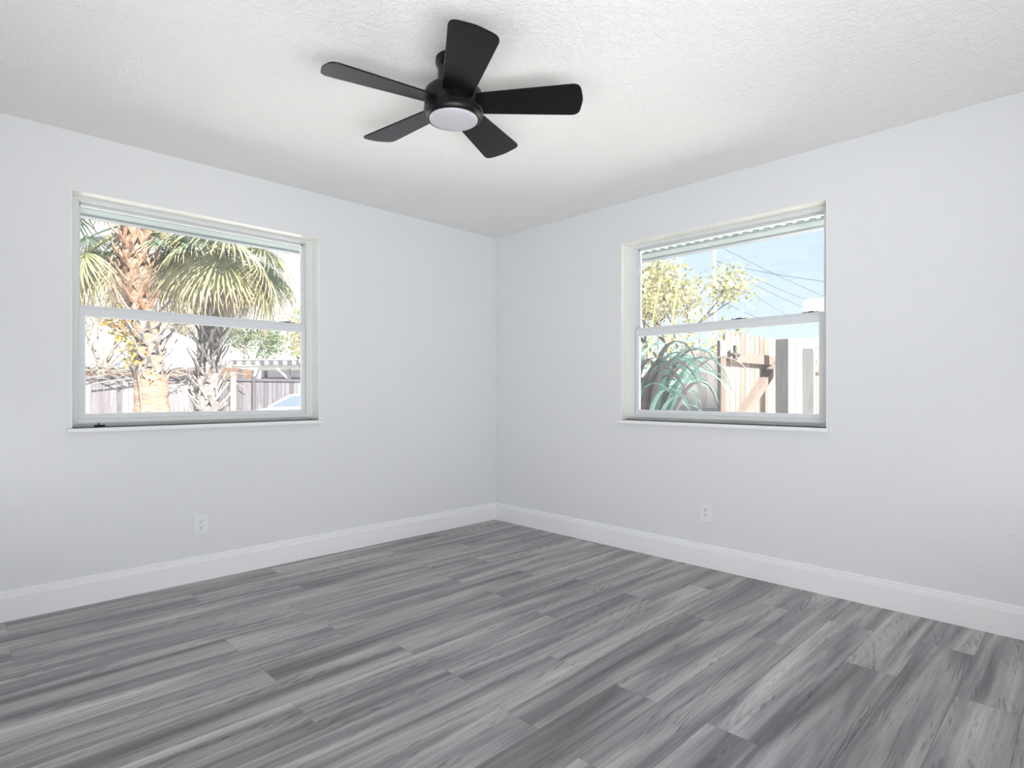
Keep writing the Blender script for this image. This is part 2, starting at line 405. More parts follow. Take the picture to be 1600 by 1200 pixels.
w2 = window('window_2', (0, W2['u1'], W2['z0']), -PI/2, W2['u1']-W2['u0'], W2['z1']-W2['z0'], [.80, 1.22])

# eaves outside: ribbed soffit, white fascia, grey drip edge
def eave(name, fn, a, b):
    m = MB()
    def bx(s0, s1, d0, d1, z0, z1, k):
        p = fn(s0, d0); q = fn(s1, d1)
        m.box(min(p[0], q[0]), max(p[0], q[0]), min(p[1], q[1]), max(p[1], q[1]), z0, z1, k)
    bx(a, b, T, .78, 2.262, 2.275, 0)
    s = a
    while s < b: bx(s, s+.022, T, .76, 2.252, 2.262, 0); s += .075
    bx(a, b, .70, .705, 2.240, 2.262, 2); bx(a, b, .76, .78, 2.215, 2.262, 1); bx(a, b, .73, .80, 2.196, 2.212, 2); bx(a, b, .785, .80, 2.212, 2.262, 1)
    bx(a, b, .77, .80, 2.262, 2.36, 1)
    struct(m.build(name, [M_soffit, M_fascia, M_gutter]))
eave('trim_1', lambda s, d: (s, d), XB-.6, .78)
eave('trim_2', lambda s, d: (d, s), YB-.6, T)
struct(MB().box(XB-.7, .80, YB-.7, .80, H+.121, H+.20).build('roof', M_roof))

# ------------------------------------------------------------------ ceiling fan
fan = empty('ceiling_fan', (-1.964, -1.869, H))
tag(fan, 'black five-blade ceiling fan with round white light, hung close to ceiling', 'ceiling fan')
MB().lathe([(0, 0), (.072, 0), (.072, -.020), (.066, -.030), (.060, -.033), (0, -.033)]).build('canopy', M_fan, fan, auto=True)
MB().lathe([(0, -.030), (.060, -.030), (.063, -.036), (.063, -.11), (.068, -.118), (.072, -.128), (0, -.128)]).build('downrod_cover', M_fan, fan, auto=True)
MB().lathe([(0, -.118), (.080, -.118), (.104, -.124), (.114, -.134), (.117, -.150), (.117, -.215), (.118, -.222), (.112, -.236), (.103, -.243), (.100, -.240), (0, -.240)], 64).build('motor_housing', M_fan, fan, auto=True)
MB().lathe([(.1175, -.204), (.1195, -.206), (.1195, -.212), (.1175, -.214)], 64).build('trim_ring', M_fan, fan, auto=True)
MB().lathe([(.098, -.238), (.0975, -.244), (.090, -.249), (.06, -.254), (.03, -.256), (0, -.2565)], 64).build('light_diffuser', M_opal, fan, smooth=True)['label'] = 'round white light diffuser'
# blade outline in local coordinates: x outward, y width
def rounded(poly, rads, n=7):
    out_ = []
    for i, p in enumerate(poly):
        p = Vector(p); a = Vector(poly[i-1])-p; b_ = Vector(poly[(i+1) % len(poly)])-p; r_ = rads[i]
        if r_ == 0: out_.append(tuple(p)); continue
        a.normalize(); b_.normalize()
        p0 = p+a*r_; p1 = p+b_*r_
        for k in range(n+1):
            s = k/n; out_.append(tuple(p0*(1-s)**2+p*(2*s*(1-s))+p1*s*s))
    return out_
outline = rounded([(.085, -.058), (.505, -.089), (.520, 0), (.505, .089), (.085, .058)], [0, .035, .02, .035, 0])
bm_ = MB().prism(outline, -.003, .003); blade_me = bm_.data('blade', M_blade)
for k in range(5):
    ang = HEAD - PI/2 + math.radians(-4.4+72*k)           # camera-right based heading, turned into the room frame
    rot = Matrix.Translation((0, 0, -.180)) @ Matrix.Rotation(ang, 4, 'Z') @ Matrix.Rotation(math.radians(-12), 4, 'X')
    bl = link_data('blade', blade_me, fan, rot)
    b_ = bl.modifiers.new('bevel', 'BEVEL'); b_.width = .002; b_.segments = 2

# ------------------------------------------------------------------ outlets
def outlet(loc, rz, label):
    r = empty('wall_outlet', loc, rz); tag(r, label, 'electrical outlet', 'wall outlets')
    MB().box(-.040, .040, -.006, 0, -.0625, .0625).build('cover_plate', M_outlet, r, bevel=.003)
    MB().box(-.017, .017, -.0085, -.006, -.034, .034).build('receptacle', M_outlet, r, bevel=.002)
    for z in (-.017, .017):
        MB().box(-.0075, -.0055, -.0092, -.0085, z+.002, z+.010).build('slot', M_slot, r)
        MB().box(.0055, .0075, -.0092, -.0085, z+.002, z+.009).build('slot', M_slot, r)
        MB().lathe([(0, 0), (.0028, 0), (.0028, .0008), (0, .0008)], 12).build('ground_hole', M_slot, r).matrix_local = Matrix.Translation((0, -.0085, z-.006)) @ Matrix.Rotation(PI/2, 4, 'X')
    return r
outlet((-2.354, -.0005, .328), 0, 'white duplex wall outlet low on the left wall, below the palm-view window')
outlet((-.0005, -1.953, .345), -PI/2, 'white duplex wall outlet low on the right wall, below the gate-view window')

# ------------------------------------------------------------------ outdoors: ground
GZ = -.25
m = MB(); m.quad((-60, T+.0, GZ), (60, T, GZ), (60, 70, GZ), (-60, 70, GZ)); m.quad((T, -60, GZ), (60, -60, GZ), (60, T, GZ), (T, T, GZ))
struct(m.build('ground', M_ground))

# ------------------------------------------------------------------ palms
def frond_mesh(seed, R=.85, nseg=34, spread=115, petiole=.7, droop=.9, join=.38, wmul=1.0, fold=.35):
    """costapalmate leaf: petiole along +X rising, then a fan; local Z up"""
    r = random.Random(seed); m = MB()
    pts = []; p = Vector((0, 0, 0)); d = Vector((1, 0, .25)).normalized()
    for i in range(7):
        pts.append(p.copy()); p = p+d*(petiole/6); d = (d+Vector((0, 0, -.07*droop))).normalized()
    m.tube(pts, [.020-.0018*i for i in range(7)], 5, 0)
    for i in range(len(m.t)): m.t[i] = .35
    hub = pts[-1]; side = Vector((0, 1, 0)); up = side.cross(d)*-1
    for i in range(nseg):
        a = math.radians(-spread+2*spread*i/(nseg-1))+r.uniform(-.02, .02)
        L = R*(1-.30*abs(a)/math.radians(spread))*r.uniform(.88, 1.08)
        dd = (d*math.cos(a)+side*math.sin(a)+up*(.16*math.cos(a*2))).normalized()
        q = hub.copy(); steps = 6; prev = None; wid0 = 2*math.radians(spread)/nseg*wmul
        broken = r.random() < .35
        for s in range(steps+1):
            u = s/steps
            rad = u*L
            wd = rad*wid0 if u < join else join*L*wid0*(1-(u-join)/(1-join))**.7
            wd = max(wd, .0025)
            sv = dd.cross(up)
            if sv.length < .05: sv = dd.cross(side)
            sv.normalize(); nv = sv.cross(dd)
            tv = .15+.75*u**1.3+r.uniform(-.04, .04)
            cur = (m.vert(q-sv*(wd/2), tv), m.vert(q+nv*(wd*fold), tv), m.vert(q+sv*(wd/2), tv))
            if prev:
                m.face((prev[0], prev[1], cur[1], cur[0])); m.face((prev[1], prev[2], cur[2], cur[1]))
            prev = cur
            q = q+dd*(L/steps)
            g = droop*(.10+.42*u*u)*(2.2 if broken and u > .5 else 1)
            dd = (dd+Vector((0, 0, -g))).normalized()
    return m
FG = [frond_mesh(s).data('frond', M_frond_g) for s in (1, 2, 3)]
FY = [frond_mesh(s, .9, 32, 100, .6, 1.4).data('frond', M_frond_y) for s in (4, 5)]
FD = [frond_mesh(s, .80, 26, 80, .55, 2.6, .2, .7).data('frond', M_frond_d) for s in (6, 7)]
def boot_mesh(seed, mat):
    r = random.Random(seed); m = MB()
    for s in (-1, 1):      # two legs that meet in a stub: the split leaf base
        pts = [(0.0, s*.085, -.10), (.035, s*.060, -.02), (.075, s*.026, .06), (.12, 0, .13)]
        for A, B in zip(pts, pts[1:]): m.beam(A, B, .045, .020, (1, 0, .3))
    m.beam((.11, 0, .115), (.175, 0, .21), .055, .022, (1, 0, -.6)); m.beam((.175, 0, .21), (.215, .01, .30), .040, .018, (1, 0, -.5))
    return m.data('leaf_base', mat)
BG = [boot_mesh(s, M_boot) for s in (1, 2)]; BB = [boot_mesh(3, M_bootb)]
def palm(basep, axis, rads, zb0, zb1, rust_from, crown, label, seed, nfr, bootscale=1.0, bias=None, bark=None, nb=70):
    """axis: list of world points of the trunk; boots between heights zb0..zb1"""
    r = random.Random(seed); root = empty('palm_tree', basep); tag(root, label, 'palm tree')
    P = [Vector(a)-Vector(basep) for a in axis]
    # resample and roughen the trunk
    pts = []; rr_ = []
    for i in range(len(P)-1):
        for k in range(8):
            s = k/8; pts.append(P[i].lerp(P[i+1], s)); rr_.append((rads[i]*(1-s)+rads[i+1]*s)*r.uniform(.94, 1.05))
    pts.append(P[-1]); rr_.append(rads[-1])
    m = MB(); m.tube(pts, rr_, 20); 
    m.v = [tuple(Vector(v)+Vector((r.uniform(-1, 1), r.uniform(-1, 1), 0))*.009) for v in m.v]
    m.build('trunk', bark or M_trunk, root, smooth=True)
    def on_axis(z):
        for i in range(len(P)-1):
            if P[i].z <= z <= P[i+1].z:
                s = (z-P[i].z)/(P[i+1].z-P[i].z); return P[i].lerp(P[i+1], s), rads[i]*(1-s)+rads[i+1]*s
        return P[-1], rads[-1]
    z = zb0-basep[2]; a = r.uniform(0, 6); cnt = 0
    while z < zb1-basep[2] and cnt < 98:
        c, rad = on_axis(z); a += 2.39996
        me = BB[0] if z+basep[2] > rust_from else BG[cnt % 2]
        s = bootscale*r.uniform(.85, 1.15)
        mat = Matrix.Translation(c) @ Matrix.Rotation(a, 4, 'Z') @ Matrix.Translation((rad*.86, 0, 0)) @ Matrix.Rotation(r.uniform(-.15, .25), 4, 'Y') @ Matrix.Scale(s, 4)
        link_data('leaf_base', me, root, mat); z += (zb1-zb0)/nb*r.uniform(.6, 1.4); cnt += 1
    cc = Vector(crown)-Vector(basep); a = r.uniform(0, 6)
    for i in range(nfr):
        u = i/(nfr-1); a += 2.39996
        if bias:                       # old leaves have dropped on the side facing the house
            d_ = (a-bias[0]+PI) % (2*PI)-PI
            if abs(d_) < bias[1] and u < .75: a += 2*bias[1]
        if u < .25: me = FD[i % 2]; el = r.uniform(-1.15, -.75)
        elif u < .55: me = FY[i % 2]; el = r.uniform(-.75, -.2)
        else: me = FG[i % 3]; el = -.55+(u-.55)/.45*1.7+r.uniform(-.15, .15)
        mat = Matrix.Translation(cc+Vector((0, 0, (u-.5)*.35))) @ Matrix.Rotation(a+r.uniform(-.3, .3), 4, 'Z') @ Matrix.Rotation(-el, 4, 'Y') @ Matrix.Rotation(r.uniform(-.5, .5), 4, 'X') @ Matrix.Scale(r.uniform(.85, 1.1), 4)
        link_data('frond', me, root, mat)
    return root
def apts(lst, D, base_z=GZ):
    o = [at(px, py, D) for px, py in lst]
    b = o[0].copy(); b.z = base_z; return [b]+o
ax1 = apts([(238, 645), (236, 600), (232, 550), (225, 500), (216, 450), (212, 400), (210, 355)], 7.5)
palm(tuple(ax1[0]), ax1, [.22, .205, .19, .165, .15, .155, .15, .12], 1.28, 3.25, 2.14, ax1[-1], 'leaning palm on the left with bare rusty upper trunk and criss-cross leaf bases', 11, 40, .74, (-1.9, .9), None, 96)
ax2 = apts([(322, 645), (324, 600), (326, 550), (332, 500), (340, 450), (346, 410), (348, 380)], 8.0)
palm(tuple(ax2[0]), ax2, [.16, .15, .145, .14, .135, .13, .13, .10], .55, 2.75, 2.5, ax2[-1], 'palm on the right of the pair with grey leaf bases down its whole trunk', 23, 48, .66, None, M_trunkg, 95)

# ------------------------------------------------------------------ leafy trees and shrubs
def leaves(m, r, c, rad, n, size, flat=1.0):
    for _ in range(n):
        while True:
            o = Vector((r.uniform(-1, 1), r.uniform(-1, 1), r.uniform(-1, 1)))
            if o.length < 1: break
        p = c+Vector((o.x*rad, o.y*rad, o.z*rad*flat))
        a = Vector((r.uniform(-1, 1), r.uniform(-1, 1), r.uniform(-.8, .6))).normalized()
        b_ = a.cross(Vector((r.uniform(-1, 1), r.uniform(-1, 1), r.uniform(-1, 1))))
        if b_.length < .1: continue
        b_.normalize(); s = size*r.uniform(.6, 1.3); tt = r.random(); n0 = len(m.v)
        for q in (p, p+a*s*.5+b_*s*.28, p+a*s, p+a*s*.5-b_*s*.28): m.vert(q, tt)
        m.face((n0, n0+1, n0+2, n0+3))
def tree(name, base_, height, spread, mat, label, cat, seed, leafn=26, lsize=.10, depth=4, group=None, trunk=.12, clump=.28, low=.3):
    r = random.Random(seed); root = empty(name, base_); tag(root, label, cat, group)
    bm = MB(); lm = MB()
    def grow(p, d, L, rad, k):
        pts = [p]; q = p.copy(); dd = d.copy()
        for i in range(3):
            dd = (dd+Vector((r.uniform(-.2, .2), r.uniform(-.2, .2), r.uniform(-.05, .12)))).normalized(); q = q+dd*(L/3); pts.append(q.copy())
        bm.tube(pts, [rad, rad*.88, rad*.76, rad*.62], 6 if k > 1 else 4, cap=False)
        if k <= 1: leaves(lm, r, q, clump, leafn, lsize)
        if k <= 0: return
        for _ in range(3 if k > 1 else 2):
            nd = (dd+Vector((r.uniform(-1, 1)*spread, r.uniform(-1, 1)*spread, r.uniform(-.15, .6)))).normalized()
            grow(pts[-1 if r.random() < .6 else 2], nd, L*.72, rad*.6, k-1)
    grow(Vector((0, 0, 0)), Vector((0, 0, 1)), height*low, trunk, depth)
    bm.build('branches', M_twig, root, smooth=True); lm.build('foliage', mat, root)
    return root
def gp(px, D, z=GZ):
    p = at(px, 614, D); p.z = z; return tuple(p)
tree('tree', gp(1058, 15), 6.0, 1.0, M_leaf_yel, 'airy yellow-leaved tree behind the tan board fence', 'tree', 5, 26, .12, 5, clump=.42)
tree('tree', gp(150, 27), 7.5, .9, M_leaf_pale, 'thin pale twiggy tree behind the leaning palm, at the left window edge', 'tree', 6, 9, .13, 5, clump=.5, trunk=.16)
tree('tree', gp(392, 44), 8.2, .9, M_leaf_dark, 'dark green leafy tree behind the white pergola', 'tree', 8, 30, .22, 4, clump=.7, trunk=.16)
tree('tree', gp(455, 41), 9.0, .8, M_leaf_yel, 'bright yellow-green tree behind the pergola, at the right of the left window', 'tree', 9, 36, .22, 4, clump=.8, trunk=.16)
tree('tree', gp(285, 44), 9, .8, M_leaf_pale, 'pale sparse tree seen between the two palms', 'tree', 12, 12, .15, 5, clump=.6, trunk=.16)
tree('tree', gp(1225, 30), 4.2, .8, M_leaf_pale, 'bare pale treetop above the gate boards beside the grey post', 'tree', 14, 6, .12, 5, clump=.4, trunk=.12)
def shrub(px, D, rad, hgt, mat, label, seed, n=700, size=.09):
    r = random.Random(seed); root = empty('shrub', gp(px, D)); tag(root, label, 'shrub'); m = MB(); bm = MB()
    for k in range(12):
        a = r.uniform(0, 6.28); tip = Vector((math.cos(a)*rad*.7, math.sin(a)*rad*.7, hgt*r.uniform(.5, .95)))
        bm.tube([(0, 0, 0), tip*.5+Vector((0, 0, .1)), tip], [.02, .014, .006], 5)
        leaves(m, r, tip, rad*.5, n//12, size)
    bm.build('branches', M_twig, root); m.build('foliage', mat, root)
shrub(1105, 11.0, .75, 2.75, M_leaf_yel, 'yellow-green bush rising over the board fence left of the gate', 31, 900, .10)
shrub(1030, 13.0, .8, 2.6, M_leaf_dark, 'green bush over the far board fence behind the strap leaves', 32, 700, .10)

# climbing plant on the leaning palm
r = random.Random(41); vr = empty('climbing_vine', tuple(Vector(ax1[0])+Vector((-.22, -.12, 0)))); tag(vr, 'yellow and orange leafed vine climbing the left side of the leaning palm', 'vine')
m = MB(); bm = MB(); o0 = Vector(vr.location)
path = [at(222, 645, 7.28)-o0, at(218, 600, 7.28)-o0, at(212, 560, 7.25)-o0, at(200, 535, 7.25)-o0, at(188, 515, 7.25)-o0, at(176, 500, 7.2)-o0]
bm.tube([Vector((0, 0, 0))]+path, [.012]*7, 5)
for q in path[2:]: leaves(m, r, q+Vector((0, 0, .04)), .15, 55, .085)
leaves(m, r, path[1]+Vector((.12, 0, .1)), .12, 40, .06)
bm.build('vine_stem', M_twig, vr); m.build('foliage', M_leaf_org, vr)

# ------------------------------------------------------------------ back fence seen through the left window
FY_ = 16.0      # the fence runs along X at this distance
fr = empty('wooden_fence', (-6.5, FY_, GZ)); tag(fr, 'long grey weathered board fence with vine-covered top, behind the palms', 'fence')
L = 17.0; m = MB(); r = random.Random(5); x = 0
while x < L:
    wb = .14*r.uniform(.95, 1.1); m.box(x, x+wb-.012, -.01, .01, .05, 1.80+r.uniform(-.02, .02), 0, r.random()); x += wb
m.build('board_panel', M_oldfence, fr)
for z in (.42, 1.78): MB().box(0, L, -.05, -.01, z-.045, z+.045).build('rail', M_oldfence, fr)
MB().box(0, 9.3, -.03, .0, 2.02, 2.07).build('rail', M_oldfence, fr)
m = MB(); x = 0
while x < 9.1:
    m.beam((x, -.02, 1.82), (x+.21, -.02, 2.03), .012, .035, (0, 1, 0)); m.beam((x+.21, -.035, 1.82), (x, -.035, 2.03), .012, .035, (0, 1, 0)); x += .13
m.build('lattice', M_oldfence, fr)
xs = [.4, 2.9, 5.4, 10.4, 12.9, 15.4]
for x in xs: MB().box(x-.05, x+.05, -.10, -.01, 0, 2.08 if x < 9.3 else 1.9).build('post', M_oldfence, fr)
bp = at(399, 614, 17.3); 
pr_ = MB().box(-.09, .09, -.16, -.051, 0, 2.02).build('post', M_brownpost, fr); pr_.location = (bp.x+6.5+.0, 0, 0); pr_['label'] = 'brown timber post'
# dry vines along the top
vr = empty('fence_vine', (-6.5, FY_-.12, GZ)); tag(vr, 'tangled dry vine sprawling along the top of the grey back fence', 'vine')
m = MB(); lm = MB()
for k in range(80):
    x = r.uniform(0, 9.2); z = r.uniform(1.70, 2.1); pts = []
    for i in range(7): pts.append((x, r.uniform(-.08, .02), z)); x += r.uniform(.08, .3)*(1 if k % 2 else -1); z += r.uniform(-.14, .12)
    m.tube(pts, .014, 4)
    if k % 2 == 0: leaves(lm, r, Vector(pts[3]), .18, 9, .08)
m.tube([(2.0, -.1, 1.9), (2.8, -.14, 1.55), (3.8, -.14, 1.48), (4.8, -.12, 1.7)], .022, 5)
m.tube([(6.0, -.1, 1.6), (6.8, -.14, 1.75), (7.5, -.14, 1.85), (8.4, -.12, 1.9)], .02, 5)
m.build('vine_stem', M_twig, vr); lm.build('foliage', M_leaf_pale, vr)

# ------------------------------------------------------------------ neighbour's house beyond the fence (left window)
hs = empty('house', gp(90, 29), HEAD-PI/2); tag(hs, 'low house with a wide white roof and brown wall beyond the grey fence', 'house')
MB().box(-3, 6.6, 0, 7, 0, 2.80).build('wall', M_hwall, hs)
m = MB()
for p in ((-3.6, -.6, 2.80), (7.2, -.6, 2.80), (7.2, 7.6, 2.80), (-3.6, 7.6, 2.80), (.5, 3.5, 4.9), (3.4, 3.5, 4.9)): m.vert(p)
for f in ((0, 1, 5, 4), (1, 2, 5), (2, 3, 4, 5), (3, 0, 4), (3, 2, 1, 0)): m.face(f)
m.build('roof', M_roof, hs)
MB().box(-3.6, 7.2, -.66, -.6, 2.60, 2.82).build('gutter', M_gutter, hs)

# pergola
pe = empty('pergola', gp(362, 25.5), HEAD-PI/2-.08); tag(pe, 'white slatted pergola roof rising above the back fence at right', 'pergola')
M_shade = wood('painted_shade_boards', ((.10, .10, .12), (.16, .16, .18), (.22, .22, .24)), .14)  # its dark tone is painted shade under the pergola
for x in (.4, 2.6):
    for y in (0, 2.2): MB().box(x-.06, x+.06, y-.06, y+.06, 0, 2.40).build('post', M_oldfence, pe)
for y in (0, 2.2): MB().box(0, 3.0, y-.03, y+.03, 2.44, 2.55).build('beam', M_aged, pe)
for k in range(8):
    MB().beam((.06+k*.41, -.32, 2.65), (.06+k*.41+.04, -.14, 2.65), .07, .16).build('rafter_tail', M_aged, pe)
MB().box(0, 3.1, -.13, -.10, 2.57, 2.78).build('gap_shade_board', M_shade, pe)  # added dark strip, painted shade in the gaps between rafter tails
MB().box(0, 3.1, -.10, 2.4, 2.76, 2.80).build('roof_panel', M_aged, pe)
MB().box(-.2, 3.3, 2.9, 2.95, 0, 2.98).build('shade_backing', M_shade, pe)  # added dark sheet in place of the shaded space under the roof
MB().beam((2.6, -.03, 1.95), (2.1, -.03, 2.43), .05, .08).build('brace', M_aged, pe)

# white car nose in front of the fence
cr = empty('car', gp(470, 17.4)); cr.scale = (1.0, 1.0, 1.10); cr.rotation_euler = (0, 0, HEAD-PI/2+.12)
tag(cr, 'low white car parked before the back fence, right of the brown post', 'car')
def car_body():
    # side profile in local x (nose at -x), lofted across y with rounded shoulders
    prof = [(-1.42, .30), (-1.45, .52), (-1.38, .68), (-1.10, .78), (-.62, .86), (.2, .88), (1.9, .88), (2.35, .84), (2.42, .6), (2.4, .30)]
    m = MB(); rows = []
    for yy, sc in ((-.85, .93), (-.80, .97), (-.6, 1.0), (0, 1.015), (.6, 1.0), (.80, .97), (.85, .93)):
        rows.append([m.vert((x_*(1 if abs(yy) < .7 else .985), yy, .30+(z_-.30)*sc)) for x_, z_ in prof])
    for A, B in zip(rows, rows[1:]):
        for i in range(len(prof)-1): m.face((A[i], A[i+1], B[i+1], B[i]))
    m.face(rows[0]); m.face(rows[-1][::-1]); m.face([r_[0] for r_ in rows]+[r_[-1] for r_ in rows][::-1])
    return m
car_body().build('body', M_carpaint, cr, auto=True)
def cabin(z0, z1, x0, x1, x2, x3, w0, w1):
    m = MB()
    for (z, a, b_, ww) in ((z0, x0, x3, w0), (z1, x1, x2, w1)):
        for (x_, y_) in ((a, -ww), (b_, -ww), (b_, ww), (a, ww)): m.vert((x_, y_, z))
    for q in ((0, 3, 2, 1), (4, 5, 6, 7), (0, 1, 5, 4), (1, 2, 6, 5), (2, 3, 7, 6), (3, 0, 4, 7)): m.face(q)
    return m
cabin(.86, 1.16, -.70, -.12, 1.35, 2.0, .74, .60).build('window_glass', M_carglass, cr)
m = MB(); m.box(-.14, 1.38, -.61, .61, 1.155, 1.185)
for s in (-1, 1):
    m.beam((-.72, s*.75, .86), (-.12, s*.61, 1.17), .05, .05); m.beam((2.02, s*.75, .86), (1.36, s*.61, 1.17), .06, .05); m.beam((.55, s*.755, .86), (.55, s*.61, 1.17), .05, .05)
m.build('roof', M_carpaint, cr)
for x_ in (-.9, 1.55):
    for y_ in (-.80, .80):
        o = MB().lathe([(0, -.1), (.29, -.1), (.32, -.07), (.32, .07), (.29, .1), (0, .1)], 24).build('wheel', M_rubber, cr, auto=True)
        o.matrix_local = Matrix.Translation((x_, y_, .32)) @ Matrix.Rotation(PI/2, 4, 'X')

# areca-like clump at the right edge of the left window
ar = empty('areca_palm', gp(487, 12.5)); tag(ar, 'clump of yellow cane stems with feathery fronds at the right edge of the left window', 'areca palm')
r = random.Random(77)
def feather(seed):
    r2 = random.Random(seed); m = MB(); p = Vector((0, 0, 0)); d = Vector((.30, 0, 1)).normalized(); pts = []
    for i in range(12): pts.append(p.copy()); p = p+d*.2; d = (d+Vector((.05, 0, -.03*i*.35))).normalized()
    m.tube(pts, [.022-.0015*i for i in range(12)], 5)
    for i in range(len(m.t)): m.t[i] = .55
    for i in range(4, 12):
        for s in (-1, 1):
            for q in range(3):
                b0 = pts[i]+(pts[min(i+1, 11)]-pts[i])*(q/3); L_ = .26*r2.uniform(.8, 1.1)
                e_ = (Vector((.5, s*.9, .25))).normalized(); tip = b0+e_*L_+Vector((0, 0, -.12)); n0 = len(m.v)
                for vv, tt in ((b0, .3), (b0+e_*L_*.5+Vector((.02, 0, .02)), .4), (tip, .6), (b0+e_*L_*.5+Vector((-.02, 0, -.02)), .4)): m.vert(vv, tt)
                m.face((n0, n0+1, n0+2, n0+3))
    return m.data('frond', M_leaf_yel)
FE = [feather(1), feather(2)]
for k in range(15):
    mat = Matrix.Translation((r.uniform(-.25, .25), r.uniform(-.25, .25), 0)) @ Matrix.Rotation(r.uniform(-1.9, .9), 4, 'Z') @ Matrix.Rotation(r.uniform(-.1, .35), 4, 'Y') @ Matrix.Scale(r.uniform(.8, 1.25), 4)
    link_data('frond', FE[k % 2], ar, mat)

# ------------------------------------------------------------------ right window: gate, fences, plant
GZR = -.15
def dirpt(px, D, z): p = at(px, 614, D); p.z = z; return p
# gate leaf
ga = dirpt(1133, 5.15, GZ); gb = dirpt(1250, 6.42, GZ); gl = (gb-ga).length; ga_ang = math.atan2(gb.y-ga.y, gb.x-ga.x)
gt = empty('wooden_gate', tuple(ga), ga_ang); tag(gt, 'tall tan board gate with diagonal brace and rail, beside the dark grey post', 'gate')
# local: x along gate, y toward the back (away from the house is +y or -y)
to_cam = Vector((CAM.x-ga.x, CAM.y-ga.y, 0)); yax = Vector((-math.sin(ga_ang), math.cos(ga_ang), 0)); sgn = 1 if to_cam.dot(yax) > 0 else -1
r = random.Random(9); m = MB(); x = 0; k = 0
while x < gl:
    wb = .105; top = 1.90+r.uniform(-.012, .012)
    poly = [(x, .06), (x+wb-.008, .06), (x+wb-.008, top-.03), (x+wb-.03, top), (x+.022, top), (x, top-.03)]
    n0 = len(m.v); tt = r.random(); q = len(poly)
    for yy in (0, -sgn*.018):
        for p in poly: m.vert((p[0], yy, p[1]), tt)
    m.face([n0+i for i in range(q)]); m.face([n0+q+i for i in range(q)][::-1])
    for i in range(q): m.face((n0+i, n0+(i+1) % q, n0+q+(i+1) % q, n0+q+i))
    x += wb; k += 1
m.build('board_panel', M_gate, gt)
def gbox(x0, x1, d0, d1, z0, z1): 
    return MB().box(x0, x1, min(sgn*d0, sgn*d1), max(sgn*d0, sgn*d1), z0, z1)
gbox(.02, gl-.30, 0, .04, 1.625, 1.715).build('rail', M_gate, gt)
gbox(.02, gl-.30, 0, .04, .35, .44).build('rail', M_gate, gt)
MB().beam((.0, sgn*.042, .99), (1.06, sgn*.042, 1.66), .07, .08, (0, 1, 0)).build('brace', M_gate, gt)
lt = MB(); lt.box(.02, .20, min(sgn*.04, sgn*.055), max(sgn*.04, sgn*.055), 1.685, 1.70).box(.07, .10, min(sgn*.04, sgn*.06), max(sgn*.04, sgn*.06), 1.64, 1.77).box(.03, .14, min(sgn*.04, sgn*.05), max(sgn*.04, sgn*.05), 1.64, 1.655)
lt.build('latch', M_black, gt)
# latch post left of the gate
def post(px, D, top, w_, mat, label, d=None, grp=None, rz=0.0, cap=0):
    p = dirpt(px, D, GZ); o = empty('fence_post', tuple(p), rz); tag(o, label, 'post')
    h = top-GZ
    mm_ = MB(); d = d or w_
    if cap: mm_.box(-w_/2, w_/2, -d/2, d/2, 0, h-.03); mm_.box(-w_/2+.01, w_/2-.01, -d/2+.01, d/2-.01, h-.03, h)
    else: mm_.box(-w_/2, w_/2, -d/2, d/2, 0, h)
    mm_.build('post_body', mat, o, bevel=.004); return o
o = post(1127.5, 5.1, 1.56, .05, M_gate, 'slim pale latch post at the left end of the tan gate', .09, rz=HEAD-PI/2)
MB().box(-.03, .03, -.05, -.046, 1.66, 1.80).build('strike_plate', M_post, o)
post(1226, 5.55, 1.61, .125, M_post, 'thick dark grey timber post in front of the tan gate', rz=-.05)
post(1263, 6.6, 1.60, .13, M_post, 'grey rounded-top post at the far right, behind the thick dark post', cap=1, rz=.2)
# short fence run between the two posts
sa = dirpt(1238, 6.9, GZ); sb = dirpt(1300, 7.9, GZ); sl = (sb-sa).length
sf = empty('wooden_fence', tuple(sa), math.atan2(sb.y-sa.y, sb.x-sa.x)); tag(sf, 'short run of tan fence boards right of the thick dark post', 'fence')
m = MB(); x = 0
while x < sl: m.box(x, x+.10, -.01, .01, .05, 1.80+r.uniform(-.03, .02), 0, r.random()); x += .115
m.build('board_panel', M_gate, sf)
cs = dirpt(1249, 6.3, GZ)
for z in (1.66, .5): 
    o = MB().box(0, sl, -.0, .0, 0, 0) if False else MB().box(-.02, sl, -.055, -.012, z-.05, z+.05)
    o.build('rail', M_gate, sf)
# tan fence left of the gate
la = dirpt(985, 9.2, GZ); lb = dirpt(1135, 7.9, GZ); ll = (lb-la).length
lf = empty('wooden_fence', tuple(la), math.atan2(lb.y-la.y, lb.x-la.x)); tag(lf, 'pinkish tan board fence left of the gate, behind the strap-leaved plant', 'fence')
m = MB(); x = 0
while x < ll+.6:
    top = 1.90+r.uniform(-.015, .015)
    m.box(x, x+.128, -.01, .01, .05, top, 0, r.random()); x += .137
m.build('board_panel', M_newfence, lf)
MB().box(0, ll+.5, -.05, -.01, .95+.0, 1.03).build('rail', M_gate, lf)
MB().box(0, .85, -.05, -.01, 1.78, 1.86).build('rail', M_post, lf)
MB().box(0, ll+.3, -.30, -.26, 0, 1.15).build('foot_shade_board', M_post, lf)['label'] = 'low grey board painting the shadow band along the fence foot'  # added board whose grey stands for the shadow at the fence bottom

